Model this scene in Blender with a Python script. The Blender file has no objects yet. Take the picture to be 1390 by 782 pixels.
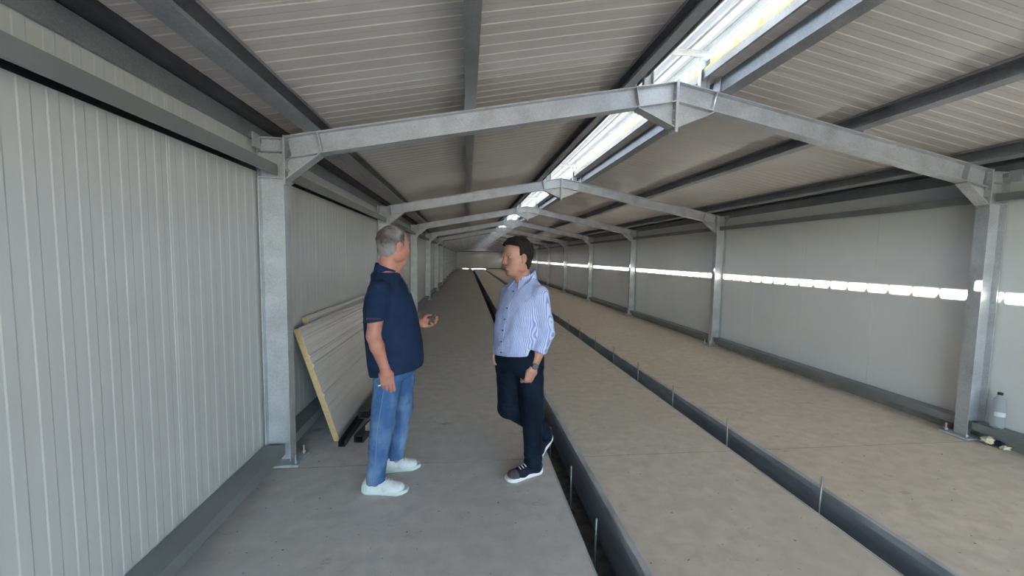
import bpy, bmesh, math, random
import numpy as np
from mathutils import Vector, Matrix
random.seed(7)
S = bpy.context.scene
COL = S.collection

# ------------------------------------------------------------------ camera
W_IMG, H_IMG = 1390, 782
F_PX = 546.14
def make_camera():
    yaw, pi, ro = [math.radians(a) for a in (6.449, -4.306, 0.955)]
    fw = Vector((math.sin(yaw)*math.cos(pi), math.cos(yaw)*math.cos(pi), math.sin(pi)))
    r = Vector((math.cos(yaw), -math.sin(yaw), 0)); u = r.cross(fw)
    r2 = r*math.cos(ro) + u*math.sin(ro); u2 = -r*math.sin(ro) + u*math.cos(ro)
    m = Matrix((r2, u2, -fw)).transposed().to_4x4(); m.translation = (0, 0, 1.6)
    cd = bpy.data.cameras.new('camera'); cd.sensor_width = 36; cd.lens = F_PX/W_IMG*36
    cd.clip_start = .02; cd.clip_end = 400
    c = bpy.data.objects.new('camera', cd); c.matrix_world = m; COL.objects.link(c); S.camera = c
make_camera()

# ------------------------------------------------------------------ light
SUN_DIR = Vector((1.0, 0.02, -0.551)).normalized()      # the way the sunlight travels
def make_light():
    w = bpy.data.worlds.new('world'); S.world = w; w.use_nodes = True
    nt = w.node_tree; nt.nodes.clear()
    out = nt.nodes.new('ShaderNodeOutputWorld'); bg = nt.nodes.new('ShaderNodeBackground')
    sky = nt.nodes.new('ShaderNodeTexSky'); sky.sky_type = 'NISHITA'; sky.sun_disc = False
    sky.sun_elevation = math.radians(29); sky.sun_rotation = math.atan2(-SUN_DIR.x, -SUN_DIR.y)
    sky.air_density = 1.0; sky.dust_density = .5; sky.ozone_density = 2.0
    bg.inputs['Strength'].default_value = 0.50
    nt.links.new(sky.outputs[0], bg.inputs[0]); nt.links.new(bg.outputs[0], out.inputs[0])
    sd = bpy.data.lights.new('sun', 'SUN'); sd.energy = 12.0; sd.angle = math.radians(.5); sd.color = (1, .95, .86)
    so = bpy.data.objects.new('sun', sd); COL.objects.link(so)
    so.rotation_euler = (-SUN_DIR).to_track_quat('Z', 'Y').to_euler(); so.location = (-12, 0, 10)
make_light()
vs = S.view_settings
S.display_settings.display_device = 'sRGB'
vs.view_transform = 'Standard'; vs.look = 'None'; vs.gamma = 1; vs.use_curve_mapping = False
vs.exposure = 2.06
cy = S.cycles
cy.use_denoising = True; cy.max_bounces = 18; cy.diffuse_bounces = 14; cy.glossy_bounces = 5
cy.sample_clamp_indirect = 8; cy.caustics_reflective = False; cy.caustics_refractive = False

# ------------------------------------------------------------------ building numbers (metres)
XL, XR, XM = -1.32, 4.615, 1.6475      # inner faces of the columns, ridge line
Y1, BAY, NF = 3.174, 3.936, 14
YE = Y1 + 13*BAY + .1                  # far end wall
YS = -4.6                             # open near end
TAN = .1927; HE = 2.445; HR = 3.017    # roof slope, rafter top at the column, at the ridge
WX = -1.512                            # inner face of the left wall
YMIN, YMAX = YS, YE
def mir(x): return 2*XM - x
def roof(x, d=0.0):                    # height of the rafter top line plus d
    return HR - TAN*abs(x - XM) + d

# ------------------------------------------------------------------ materials
def mat(name, col, rough=.5, metal=0.0, coat=0, var=None, bump=None, spec=.5, trans=0, ior=1.45):
    m = bpy.data.materials.new(name); m.use_nodes = True
    nt = m.node_tree; b = nt.nodes['Principled BSDF']
    b.inputs['Base Color'].default_value = (*col, 1); b.inputs['Roughness'].default_value = rough
    b.inputs['Metallic'].default_value = metal; b.inputs['Specular IOR Level'].default_value = spec
    b.inputs['Transmission Weight'].default_value = trans; b.inputs['IOR'].default_value = ior
    tc = nt.nodes.new('ShaderNodeTexCoord')
    if var:                            # (second colour, scale, detail, lo, hi[, stretch])
        c2, sc, det, lo, hi = var[:5]
        mp = nt.nodes.new('ShaderNodeMapping'); mp.inputs['Scale'].default_value = var[5] if len(var) > 5 else (1, 1, 1)
        n = nt.nodes.new('ShaderNodeTexNoise'); n.inputs['Scale'].default_value = sc; n.inputs['Detail'].default_value = det
        cr = nt.nodes.new('ShaderNodeValToRGB'); cr.color_ramp.elements[0].position = lo; cr.color_ramp.elements[1].position = hi
        cr.color_ramp.elements[0].color = (*col, 1); cr.color_ramp.elements[1].color = (*c2, 1)
        nt.links.new(tc.outputs['Object'], mp.inputs[0]); nt.links.new(mp.outputs[0], n.inputs['Vector'])
        nt.links.new(n.outputs['Fac'], cr.inputs[0]); nt.links.new(cr.outputs[0], b.inputs['Base Color'])
    if bump:
        sc, st, dist = bump[:3]
        mp = nt.nodes.new('ShaderNodeMapping'); mp.inputs['Scale'].default_value = bump[3] if len(bump) > 3 else (1, 1, 1)
        n = nt.nodes.new('ShaderNodeTexNoise'); n.inputs['Scale'].default_value = sc; n.inputs['Detail'].default_value = 3
        bp = nt.nodes.new('ShaderNodeBump'); bp.inputs['Strength'].default_value = st; bp.inputs['Distance'].default_value = dist
        nt.links.new(tc.outputs['Object'], mp.inputs[0]); nt.links.new(mp.outputs[0], n.inputs['Vector'])
        nt.links.new(n.outputs['Fac'], bp.inputs['Height']); nt.links.new(bp.outputs[0], b.inputs['Normal'])
    return m
def galv(name, a, b_, rough, metal):
    m = mat(name, a, rough, metal); nt = m.node_tree; b = nt.nodes['Principled BSDF']
    tc = nt.nodes.new('ShaderNodeTexCoord')
    v = nt.nodes.new('ShaderNodeTexVoronoi'); v.inputs['Scale'].default_value = 130
    n = nt.nodes.new('ShaderNodeTexNoise'); n.inputs['Scale'].default_value = 5; n.inputs['Detail'].default_value = 5
    ad = nt.nodes.new('ShaderNodeMath'); ad.operation = 'MULTIPLY_ADD'; ad.inputs[1].default_value = .35
    cr = nt.nodes.new('ShaderNodeValToRGB')
    cr.color_ramp.elements[0].position = .35; cr.color_ramp.elements[1].position = .85
    cr.color_ramp.elements[0].color = (*a, 1); cr.color_ramp.elements[1].color = (*b_, 1)
    nt.links.new(tc.outputs['Object'], v.inputs['Vector']); nt.links.new(tc.outputs['Object'], n.inputs['Vector'])
    nt.links.new(v.outputs['Color'], ad.inputs[0]); nt.links.new(n.outputs['Fac'], ad.inputs[2])
    nt.links.new(ad.outputs[0], cr.inputs[0]); nt.links.new(cr.outputs[0], b.inputs['Base Color'])
    rm = nt.nodes.new('ShaderNodeMath'); rm.operation = 'MULTIPLY_ADD'; rm.inputs[1].default_value = .25; rm.inputs[2].default_value = rough - .1
    nt.links.new(n.outputs['Fac'], rm.inputs[0]); nt.links.new(rm.outputs[0], b.inputs['Roughness'])
    return m
M = {}
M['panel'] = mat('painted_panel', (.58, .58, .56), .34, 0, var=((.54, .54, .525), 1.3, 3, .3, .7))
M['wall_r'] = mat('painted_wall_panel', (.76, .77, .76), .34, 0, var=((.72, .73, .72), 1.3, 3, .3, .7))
M['ceil'] = mat('painted_ceiling_panel', (.66, .62, .575), .24, 0, var=((.61, .57, .53), 1.5, 3, .3, .7))
M['galv'] = galv('galvanised_steel', (.38, .39, .40), (.58, .60, .625), .40, .40)
M['purlin'] = galv('galvanised_steel_shaded', (.24, .25, .26), (.36, .37, .38), .45, .6)  # darker galvanised copy; weaker light on the purlins put into the colour
M['girt'] = mat('grey_painted_steel', (.20, .21, .21), .42, .2, var=((.26, .27, .27), 2, 3, .3, .7))
M['bolt'] = mat('zinc_bolt', (.55, .55, .55), .35, .9)
M['foam'] = mat('yellow_foam', (.62, .42, .16), .9, 0, var=((.70, .52, .26), 30, 3, .3, .7), bump=(60, .6, .004))
M['dark'] = mat('dark_steel', (.07, .075, .08), .5, .5, var=((.11, .115, .12), 3, 3, .3, .7))
M['rod'] = mat('rod_steel', (.34, .33, .31), .55, .6)
M['chan'] = mat('trench_steel', (.27, .285, .31), .42, .25, var=((.46, .48, .51), 4, 5, .35, .7, (1, .35, 2)), bump=(25, .2, .003))
M['lip'] = mat('trench_lip_steel', (.34, .35, .365), .5, .2, var=((.60, .61, .62), 9, 5, .35, .7, (1, .3, 1)))
M['soil'] = mat('trench_dirt', (.05, .045, .04), .95, 0, var=((.12, .10, .08), 14, 6, .4, .7), bump=(30, .8, .01))
M['kerb'] = mat('kerb_concrete', (.20, .19, .17), .9, 0, var=((.30, .28, .25), 5, 5, .3, .7), bump=(20, .3, .004))
M['black'] = mat('black_plastic', (.012, .012, .013), .35)
M['foam_skin'] = mat('panel_edge_skin', (.42, .38, .33), .5, 0)
def translucent(name, col, fac):
    m = mat(name, col, .45); nt = m.node_tree; b = nt.nodes['Principled BSDF']
    t = nt.nodes.new('ShaderNodeBsdfTranslucent'); t.inputs[0].default_value = (*col, 1)
    mx = nt.nodes.new('ShaderNodeMixShader'); mx.inputs[0].default_value = fac
    nt.links.new(b.outputs[0], mx.inputs[1]); nt.links.new(t.outputs[0], mx.inputs[2])
    nt.links.new(mx.outputs[0], nt.nodes['Material Output'].inputs[0]); return m
M['cap'] = translucent('metal_ridge_cap_added_translucency', (.76, .73, .66), .40)  # translucency added so sunlight through the metal cap brightens the hall
M['ground'] = mat('outside_ground', (.42, .38, .32), .95, 0, var=((.5, .46, .4), .6, 4, .3, .7))
def concrete(name, c1, c2, seed):
    m = bpy.data.materials.new(name); m.use_nodes = True; nt = m.node_tree; b = nt.nodes['Principled BSDF']
    L = nt.links.new; N = nt.nodes.new
    tc = N('ShaderNodeTexCoord')
    def noise(sc, det, lo, hi, stretch=(1, 1, 1), off=0, rough=.55):
        mp = N('ShaderNodeMapping'); mp.inputs['Scale'].default_value = stretch; mp.inputs['Location'].default_value = (seed+off, seed*2+off, 0)
        n = N('ShaderNodeTexNoise'); n.inputs['Scale'].default_value = sc; n.inputs['Detail'].default_value = det; n.inputs['Roughness'].default_value = rough
        mr = N('ShaderNodeMapRange'); mr.inputs[1].default_value = lo; mr.inputs[2].default_value = hi
        L(tc.outputs['Object'], mp.inputs[0]); L(mp.outputs[0], n.inputs['Vector']); L(n.outputs['Fac'], mr.inputs[0]); return mr.outputs[0]
    def mix(f, a, c, typ='MIX'):
        mx = N('ShaderNodeMix'); mx.data_type = 'RGBA'; mx.blend_type = typ
        if hasattr(f, 'links') or not isinstance(f, float): L(f, mx.inputs[0])
        else: mx.inputs[0].default_value = f
        for s, v in ((6, a), (7, c)):
            if isinstance(v, tuple): mx.inputs[s].default_value = (*v, 1)
            else: L(v, mx.inputs[s])
        return mx.outputs[2]
    base = mix(noise(.7, 4, .3, .7), c1, c2)
    fine = mix(noise(9, 6, .35, .75), base, tuple(x*.86 for x in c1))
    streak = mix(noise(2.2, 5, .60, .80, (.5, 2.6, 1), 5), fine, tuple(x*.72 for x in c2))      # trowel and dirt streaks
    spots = mix(noise(34, 2, .70, .76, (1, 1, 1), 9), streak, (.06, .05, .045))                  # small dark chips
    dirt = mix(noise(2.6, 7, .62, .72, (1, 1.8, 1), 21, .72), spots, tuple(x*.55 for x in c1))
    L(dirt, b.inputs['Base Color']); b.inputs['Roughness'].default_value = .72; b.inputs['Specular IOR Level'].default_value = .35
    bp = N('ShaderNodeBump'); bp.inputs['Strength'].default_value = .25; bp.inputs['Distance'].default_value = .003
    L(noise(30, 5, .2, .8), bp.inputs['Height']); L(bp.outputs[0], b.inputs['Normal'])
    return m
M['conc_l'] = concrete('concrete_left', (.54, .505, .47), (.62, .58, .54), 1.0)
M['conc_m'] = concrete('concrete_middle', (.58, .515, .44), (.66, .59, .50), 4.0)
M['conc_r'] = concrete('concrete_right', (.60, .52, .43), (.68, .60, .50), 8.0)  # slabs tinted warmer towards the right; bounced sunlight put into the colour

# ------------------------------------------------------------------ mesh helpers
class MB:
    def __init__(s): s.v = []; s.f = []
    def add(s, vs_, fs):
        o = len(s.v); s.v += [tuple(p) for p in vs_]; s.f += [tuple(i+o for i in f) for f in fs]; return s
    def box(s, x0, x1, y0, y1, z0, z1, T=None):
        p = [(x, y, z) for z in (z0, z1) for x, y in ((x0, y0), (x1, y0), (x1, y1), (x0, y1))]
        if T: p = [tuple(T @ Vector(q)) for q in p]
        return s.add(p, [(3, 2, 1, 0), (4, 5, 6, 7), (0, 1, 5, 4), (1, 2, 6, 5), (2, 3, 7, 6), (3, 0, 4, 7)])
    def prism(s, poly, a0, a1, axis='y'):
        """poly: 2-D points, extruded from a0 to a1 along axis (poly in the other two axes, in x,y,z order)"""
        n = len(poly)
        def P(q, a): return {'y': (q[0], a, q[1]), 'z': (q[0], q[1], a), 'x': (a, q[0], q[1])}[axis]
        vs_ = [P(q, a0) for q in poly] + [P(q, a1) for q in poly]
        fs = [tuple(range(n))[::-1], tuple(range(n, 2*n))] + [(i, (i+1) % n, n+(i+1) % n, n+i) for i in range(n)]
        return s.add(vs_, fs)
    def sheet(s, line, t, a0, a1, axis='y'):
        """thin folded sheet: an open polyline given thickness t to its left, extruded"""
        pts = [Vector(p) for p in line]; off = []
        for i, p in enumerate(pts):
            ns = []
            if i > 0: d = (pts[i]-pts[i-1]).normalized(); ns.append(Vector((-d.y, d.x)))
            if i < len(pts)-1: d = (pts[i+1]-pts[i]).normalized(); ns.append(Vector((-d.y, d.x)))
            n = sum(ns, Vector((0, 0))); n.normalize(); c = max(.3, n.dot(ns[0])); off.append(p + n*(t/c))
        for i in range(len(pts)-1):
            s.prism([pts[i], pts[i+1], off[i+1], off[i]], a0, a1, axis)
        return s
    def tube(s, path, r, n=10, caps=True):
        path = [Vector(p) for p in path]; rr = r if isinstance(r, (list, tuple)) else [r]*len(path); rings = []
        for i, p in enumerate(path):
            d = (path[min(i+1, len(path)-1)] - path[max(i-1, 0)]).normalized()
            a = Vector((0, 0, 1)) if abs(d.z) < .9 else Vector((1, 0, 0)); u = d.cross(a).normalized(); w = d.cross(u)
            rings.append([p + (u*math.cos(2*math.pi*k/n) + w*math.sin(2*math.pi*k/n))*rr[i] for k in range(n)])
        vs_ = [q for g in rings for q in g]; fs = []
        for i in range(len(rings)-1):
            for k in range(n): fs.append((i*n+k, i*n+(k+1) % n, (i+1)*n+(k+1) % n, (i+1)*n+k))
        if caps: fs += [tuple(range(n))[::-1], tuple(range((len(rings)-1)*n, len(rings)*n))]
        return s.add(vs_, fs)
    def mesh(s, name, smooth=False):
        me = bpy.data.meshes.new(name); me.from_pydata(s.v, [], s.f); me.update()
        bm = bmesh.new(); bm.from_mesh(me); bmesh.ops.recalc_face_normals(bm, faces=bm.faces); bm.to_mesh(me); bm.free()
        if smooth: me.polygons.foreach_set('use_smooth', [True]*len(me.polygons))
        return me
def obj(name, me, m, parent=None, loc=None):
    if isinstance(me, MB): me = me.mesh(name)
    o = bpy.data.objects.new(name, me); COL.objects.link(o)
    if m and not me.materials: me.materials.append(m)
    if parent: o.parent = parent
    if loc: o.location = loc
    return o
def bevel(o, w=.003, seg=2):
    md = o.modifiers.new('bevel', 'BEVEL'); md.width = w; md.segments = seg; md.limit_method = 'ANGLE'; return o
def tag(o, label, cat, group=None):
    o['label'] = label; o['category'] = cat
    if group: o['group'] = group
    return o
def thing(name, label, cat, loc=(0, 0, 0), group=None):
    o = bpy.data.objects.new(name, None); COL.objects.link(o); o.location = loc; o.empty_display_size = .1
    return tag(o, label, cat, group)
def struct(name, me, m):
    o = obj(name, me, m); o['kind'] = 'structure'; return o
ORD = ['nearest', 'second', 'third', 'fourth', 'fifth', 'sixth', 'seventh', 'eighth', 'ninth', 'tenth', 'eleventh', 'twelfth', 'thirteenth', 'fourteenth', 'fifteenth', 'sixteenth']

# ------------------------------------------------------------------ floor with its two trenches
T1 = (.668, .913); T2 = (2.247, 2.510); J = 3.068
FX0, FX1 = -1.62, mir(-1.62)
def slab(x0, x1):
    b = MB()
    ys = [YMIN, J, YMAX+.3]
    for i in range(2):
        b.box(x0, x1, ys[i] + (.004 if i else 0), ys[i+1] - (.004 if i == 0 else 0), -.36, 0)
    return b
struct('floor', slab(FX0, T1[0]), M['conc_l']); struct('floor', slab(T1[1], T2[0]), M['conc_m']); struct('floor', slab(T2[1], FX1), M['conc_r'])
struct('floor', MB().box(FX0, FX1, YMIN, YMAX+.3, -.42, -.36), M['soil'])
jt = MB()
for a, b_ in ((FX0, T1[0]-.01), (T1[1]+.01, T2[0]-.01), (T2[1]+.01, FX1)): jt.box(a, b_, J-.004, J+.004, -.03, -.0025)
struct('trim_7', jt, M['soil'])
for nm, (a, b_), lab in (('trench_channel', T1, 'dark steel lined floor trench beside the man in the striped shirt'),
                         ('trench_channel', T2, 'dark steel lined floor trench on the right with tall rods standing in it')):
    t = thing(nm, lab, 'floor channel', ((a+b_)/2, 0, 0), 'floor trenches')
    c = (a+b_)/2; w = (b_-a)/2
    obj('channel_lining', MB().sheet([(-w, -.004), (-w, -.33), (w, -.33), (w, -.004)], .004, YMIN, YMAX+.25), M['chan'], t)
    obj('channel_bottom', MB().box(-w+.006, w-.006, YMIN, YMAX+.25, -.325, -.30), M['soil'], t)
    lip = MB().box(w-.004, w+.036, YMIN, YMAX+.25, -.003, .004); lip.box(w-.006, w, YMIN, YMAX+.25, -.04, .004)
    obj('channel_lip', lip, M['lip'], t)
    obj('channel_edge', MB().box(-w-.008, -w+.003, YMIN, YMAX+.25, -.02, .0025), M['lip'], t)
# ------------------------------------------------------------------ walls
def ribbed_wall(side):
    """wall face with a shallow rib every 0.1 m (panel joint every metre), thickness outward"""
    sgn = 1 if side == 'left' else -1
    rib = .0018 if side == 'left' else .0003
    pts = []; y = YMIN
    k = 0
    base = 1.474 - math.floor((1.474-YMIN)/.1)*.1
    pts.append((0, YMIN)); y = base
    while y < YMAX - .12:
        joint = abs(((y - 2.174) % 1.0)) < .02 or abs(((y-2.174) % 1.0) - 1) < .02
        pts += [(0, y), (rib, y+.006), (rib, y+.044), (0, y+.050)]
        if joint: pts += [(0, y+.083), (-.004, y+.085), (-.004, y+.087), (0, y+.089)]
        y += .1
    pts.append((0, YMAX))
    vs_, fs = [], []
    z0, z1 = .135, 2.60
    for d, yy in pts:
        x = WX + d if sgn > 0 else mir(WX) - d
        vs_ += [(x, yy, z0), (x, yy, z1)]
    n = len(pts)
    for i in range(n-1): fs.append((2*i, 2*i+2, 2*i+3, 2*i+1))
    o = len(vs_); xo = WX-.06 if sgn > 0 else mir(WX)+.06
    vs_ += [(xo, YMIN, z0), (xo, YMIN, z1), (xo, YMAX, z0), (xo, YMAX, z1)]
    fs += [(o, o+1, o+3, o+2), (0, 1, o+1, o), (2*n-2, o+2, o+3, 2*n-1)]
    b = MB(); b.add(vs_, fs)
    b.add([(xo, YMIN, z1), (xo, YMAX, z1), (vs_[0][0], YMAX, z1), (vs_[0][0], YMIN, z1)], [(0, 1, 2, 3)])
    return b
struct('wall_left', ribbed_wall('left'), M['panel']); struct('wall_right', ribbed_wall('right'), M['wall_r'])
for side in (1, -1):
    f = (lambda x: x) if side > 0 else mir
    a, b_ = sorted((f(-1.62), f(-1.43))); struct('baseboard_left' if side > 0 else 'baseboard_right', MB().box(a, b_, YMIN, YMAX, 0, .134), M['kerb'])
# far wall with daylight gaps at floor level
fw = MB()
top = [(WX-.06, 2.40), (WX-.06, roof(WX, .16)), (XM, roof(XM, .15)), (mir(WX)+.06, roof(WX, .16)), (mir(WX)+.06, 2.40)]
fw.prism([(WX-.06, .07)] + top[1:4] + [(mir(WX)+.06, .07)], YE, YE+.06)
fw.box(WX-.06, -.55, YE, YE+.06, 0, .07); fw.box(.25, .60, YE, YE+.06, 0, .07); fw.box(T2[1]+.03, mir(WX)+.06, YE, YE+.06, 0, .07)
struct('wall_far', fw, M['wall_r'])
struct('trim_1', MB().box(WX, mir(WX), YE-.06, YE, .07, .15), M['girt'])
struct('trim_2', MB().box(WX, mir(WX), YE-.08, YE, 2.28, 2.40), M['girt'])
# outside ground around the building (real ground that bounces sunlight in)
g = MB()
for x0, x1, y0, y1 in ((-60, FX0, -60, 120), (FX1, 60, -60, 120), (FX0, FX1, -60, YMIN), (FX0, FX1, YMAX+.3, 120)): g.box(x0, x1, y0, y1, -.5, -.03)
struct('ground', g, M['ground'])

# ------------------------------------------------------------------ roof panels ("ceiling") with outside ribs and yellow foam edge
PX0, PX1 = -1.60, 1.42                # eave and ridge edges of the left panels
def roof_side(side):
    f = (lambda x: x) if side > 0 else mir
    d0, d1 = .12, .165
    # underside: shallow ribs each 0.1 m
    pts = []; y = YMIN; base = 1.47 - math.floor((1.47-YMIN)/.11)*.11
    pts.append((0, YMIN)); y = base
    k = 0
    while y < YMAX - .12:
        pts += [(0, y), (-.0028, y+.006), (-.0028, y+.05), (0, y+.056)]
        if k % 9 == 4: pts += [(0, y+.085), (.004, y+.087), (.004, y+.09), (0, y+.092)]
        y += .11; k += 1
    pts.append((0, YMAX))
    b = MB(); vs_, fs = [], []
    for d, yy in pts:
        for x in (PX0, PX1): vs_.append((f(x), yy, roof(x, d0 + d)))
    for i in range(len(pts)-1): fs.append((2*i, 2*i+1, 2*i+3, 2*i+2))
    b.add(vs_, fs)
    # top skin with trapezoid ribs each 0.25 m
    rp = [(0, YMIN)]; y = YMIN + .1
    while y < YMAX - .1:
        rp += [(0, y), (.035, y+.018), (.035, y+.042), (0, y+.06)]; y += .25
    rp.append((0, YMAX)); vs_, fs = [], []
    for d, yy in rp:
        for x in (PX0-.1, PX1): vs_.append((f(x), yy, roof(x, d1 + d)))
    for i in range(len(rp)-1): fs.append((2*i, 2*i+1, 2*i+3, 2*i+2))
    b.add(vs_, fs)
    return b, rp
for side in (1, -1):
    b, rp = roof_side(side)
    struct('ceiling', b, M['ceil'])
    f = (lambda x: x) if side > 0 else mir
    e = MB()                          # cut foam core seen at the ridge opening
    z0 = roof(PX1, .146)
    for (da, ya), (db, yb) in zip(rp[:-1], rp[1:]):
        if yb - ya > 5: continue
        q = [(ya, z0), (yb, z0), (yb, roof(PX1, .163)+db), (ya, roof(PX1, .163)+da)]
        x0, x1 = sorted((f(PX1-.02), f(PX1-.001)))
        e.prism(q, x0, x1, 'x')
    struct('trim_3' if side > 0 else 'trim_4', e, M['foam'])
    struct('trim_5' if side > 0 else 'trim_6', MB().sheet([(f(PX1+.001), roof(PX1, .146)), (f(PX1+.001), roof(PX1, .085)), (f(PX1-.012), roof(PX1, .080))], .002, YMIN, YMAX), M['purlin'])

# ------------------------------------------------------------------ purlins, eave beams and wall girts (run the whole length)
def member(name, line, t, m, label, cat, y0=YMIN+.02, y1=YE-.1, group=None, mirror=False, sub=None):
    if mirror: line = [(mir(x), z) for x, z in line]
    x0, z0 = line[0]
    b = MB().sheet([(x-x0, z-z0) for x, z in line], t, y0, y1)
    o = obj(name, b, m, None, (x0, 0, z0)); tag(o, label, cat, group); return o
def cpurlin(xw, w, side, **k):        # C section, web at xw, flanges towards xw+w
    ld = .016; s = 1 if w > 0 else -1
    g = (lambda x, d: (x, HR + TAN*(x-XM) + d))
    return [g(xw+w, ld+.002), g(xw+w, .002), g(xw, .002), g(xw, .112), g(xw+w, .112), g(xw+w, .112-ld)]
GP = 'roof purlins running the length of the hall'
for mi, sd in ((False, 'left'), (True, 'right')):
    member('roof_purlin', cpurlin(-1.16, .085, 1), .003, M['purlin'], f'grey steel roof purlin lowest on the {sd} roof slope, next to the eave beam', 'purlin', group=GP, mirror=mi)
    member('roof_purlin', cpurlin(-.02 if not mi else .02, .075, 1), .003, M['purlin'], f'grey steel roof purlin halfway up the {sd} roof slope', 'purlin', group=GP, mirror=mi)
    member('roof_purlin', cpurlin(1.285, -.085, 1), .003, M['purlin'], f'steel ridge purlin along the {sd} edge of the open ridge', 'purlin', group=GP, mirror=mi)
    # eave beam and the dark upper member over it
    member('eave_beam', [(-1.545, 2.405), (-1.485, 2.392), (-1.485, 2.497), (-1.545, 2.497)], .003, M['purlin'], f'long grey steel eave beam along the top of the {sd} wall', 'beam', mirror=mi)
    member('eave_purlin', [(-1.50, 2.515), (-1.50, 2.503), (-1.40, 2.503), (-1.40, 2.548), (-1.43, 2.546)], .003, M['dark'], f'dark steel eave purlin under the roof panels above the {sd} eave beam', 'purlin', mirror=mi)
    # wall girt: channel open downwards; base channel: same section on the kerb
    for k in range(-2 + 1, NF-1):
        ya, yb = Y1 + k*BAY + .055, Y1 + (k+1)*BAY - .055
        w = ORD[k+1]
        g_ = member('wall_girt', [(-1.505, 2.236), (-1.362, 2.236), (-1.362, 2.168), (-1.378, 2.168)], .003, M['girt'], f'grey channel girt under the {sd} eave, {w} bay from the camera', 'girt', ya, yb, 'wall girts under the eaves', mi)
        sx = .004 if mi else -.004; obj('girt_shade_strip', MB().box(min(0, sx*.0)-.002-sx*0, .002, ya, yb, -.050, -.003), M['black'], g_)  # black strip added to stand in for the shade inside the girt
        member('base_channel', [(-1.505, .154), (-1.362, .154), (-1.362, .085), (-1.374, .085)], .003, M['girt'], f'grey steel base channel along the foot of the {sd} wall, {w} bay from the camera', 'channel', ya, yb, 'base channels at the wall feet', mi)

# ------------------------------------------------------------------ ridge cap: folded sheet held above the open ridge
def ridge_cap():
    b = MB()
    prof = [(1.352, 3.254), (1.352, 3.292), (1.42, 3.300), (1.435, 3.318), (1.49, 3.324), (1.505, 3.306), (1.6, 3.318), (1.615, 3.352),
            (1.68, 3.352), (1.695, 3.318), (1.79, 3.306), (1.805, 3.324), (1.86, 3.318), (1.875, 3.300), (1.943, 3.292), (1.943, 3.254)]
    b.sheet(prof, .003, YMIN, YE+.1)
    return b
t = thing('ridge_cap', 'folded pale metal ridge cap held over the long open ridge slot', 'roof cap', (0, 0, 0))
obj('cap_sheet', ridge_cap(), M['cap'], t)
run = MB()
for x in (1.40, 1.555, 1.735, 1.89): run.sheet([(x-.012, 3.290), (x-.012, 3.268), (x+.012, 3.268), (x+.012, 3.290)], .003, YMIN, YE+.1)
obj('cap_runners', run, M['galv'], t)
tabs = MB(); y = YMIN + .105
while y < YE:
    tabs.box(1.352, 1.372, y, y+.028, roof(1.36, .163), 3.256)
    y += .25
ts = obj('cap_tabs', tabs, M['galv'], t); ts['kind'] = 'stuff'

# ------------------------------------------------------------------ portal frames
def I_poly(b, p0, p1, depth_dir, depth, fw=.10, ft=.008, wt=.007):
    """I section between two points in the xz plane; depth_dir: unit vector from the outer flange to the inner one; fw is along y"""
    p0, p1, n = Vector(p0), Vector(p1), Vector(depth_dir)
    def q(a, c, t0, t1, y): b.prism([a+n*t0, c+n*t0, c+n*t1, a+n*t1], -y, y)
    q(p0, p1, 0, ft, fw/2); q(p0, p1, depth-ft, depth, fw/2); q(p0, p1, ft, depth-ft, wt/2)
def column_mesh():
    b = MB()
    I_poly(b, (XL-.18, .02), (XL-.18, HE-.02), (1, 0), .18)
    for z in (2.15, 2.335): b.box(XL-.172, XL-.008, -.05, .05, z-.004, z+.004)
    b.box(XL-.18, XL, -.05, .05, HE-.02, HE-.012)
    # cleats for eave beam
    b.box(XL-.165, XL-.155, -.14, -.05, 2.34, 2.44); b.box(XL-.165, XL-.155, .05, .14, 2.34, 2.44)
    return b.mesh('column')
def rafter_mesh():
    b = MB(); c, s = math.cos(math.atan(TAN)), math.sin(math.atan(TAN)); n = (s, -c)
    xa, xb = XL+.012, XM-.012
    I_poly(b, (xa, roof(xa)), (xb, roof(xb)), n, .155)
    def low(x): return roof(x) - .155/c
    def stiff(x): b.prism([(x-.004, roof(x)-.008), (x+.004, roof(x)-.008), (x+.004+.028, low(x)+.008), (x-.004+.028, low(x)+.008)], -.05, .05)
    # haunch at the eave
    h0 = (xa, 2.147); h1 = (XL+.245, low(XL+.245))
    b.prism([h0, h1, (xa, low(xa))], -.0035, .0035)
    d = (Vector(h1)-Vector(h0)).normalized(); m_ = Vector((d.y, -d.x))*.008
    b.prism([Vector(h0), Vector(h1), Vector(h1)+m_, Vector(h0)+m_], -.05, .05)
    stiff(XL+.235)
    # haunch at the ridge
    g1 = (xb, 2.665); g0 = (XM-.315, low(XM-.315))
    b.prism([g0, g1, (xb, low(xb))], -.0035, .0035)
    d = (Vector(g1)-Vector(g0)).normalized(); m_ = Vector((d.y, -d.x))*.008
    b.prism([Vector(g0), Vector(g1), Vector(g1)+m_, Vector(g0)+m_], -.05, .05)
    stiff(XM-.335)
    # purlin cleats
    for x in (-1.165, -.025, 1.29): b.box(x-.004, x+.004, -.04, .04, roof(x), roof(x)+.09)
    return b.mesh('rafter')
def flipx(me, name):
    m2 = me.copy(); m2.name = name
    for v in m2.vertices: v.co.x = mir(v.co.x)
    m2.flip_normals(); return m2
col_l = column_mesh(); col_r = flipx(col_l, 'column'); raf_l = rafter_mesh(); raf_r = flipx(raf_l, 'rafter')
bp_l = MB().box(XL-.215, XL+.075, -.11, .11, .006, .022).mesh('base_plate')
bp_l2 = flipx(bp_l, 'base_plate')
kp_l = MB().box(XL+.0005, XL+.012, -.055, .055, 2.10, HE+.005).mesh('connection_plate'); kp_r = flipx(kp_l, 'connection_plate')
ap = MB().box(XM-.011, XM-.0005, -.055, .055, 2.62, HR+.012).box(XM+.0005, XM+.011, -.055, .055, 2.62, HR+.012).mesh('ridge_plate')
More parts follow.
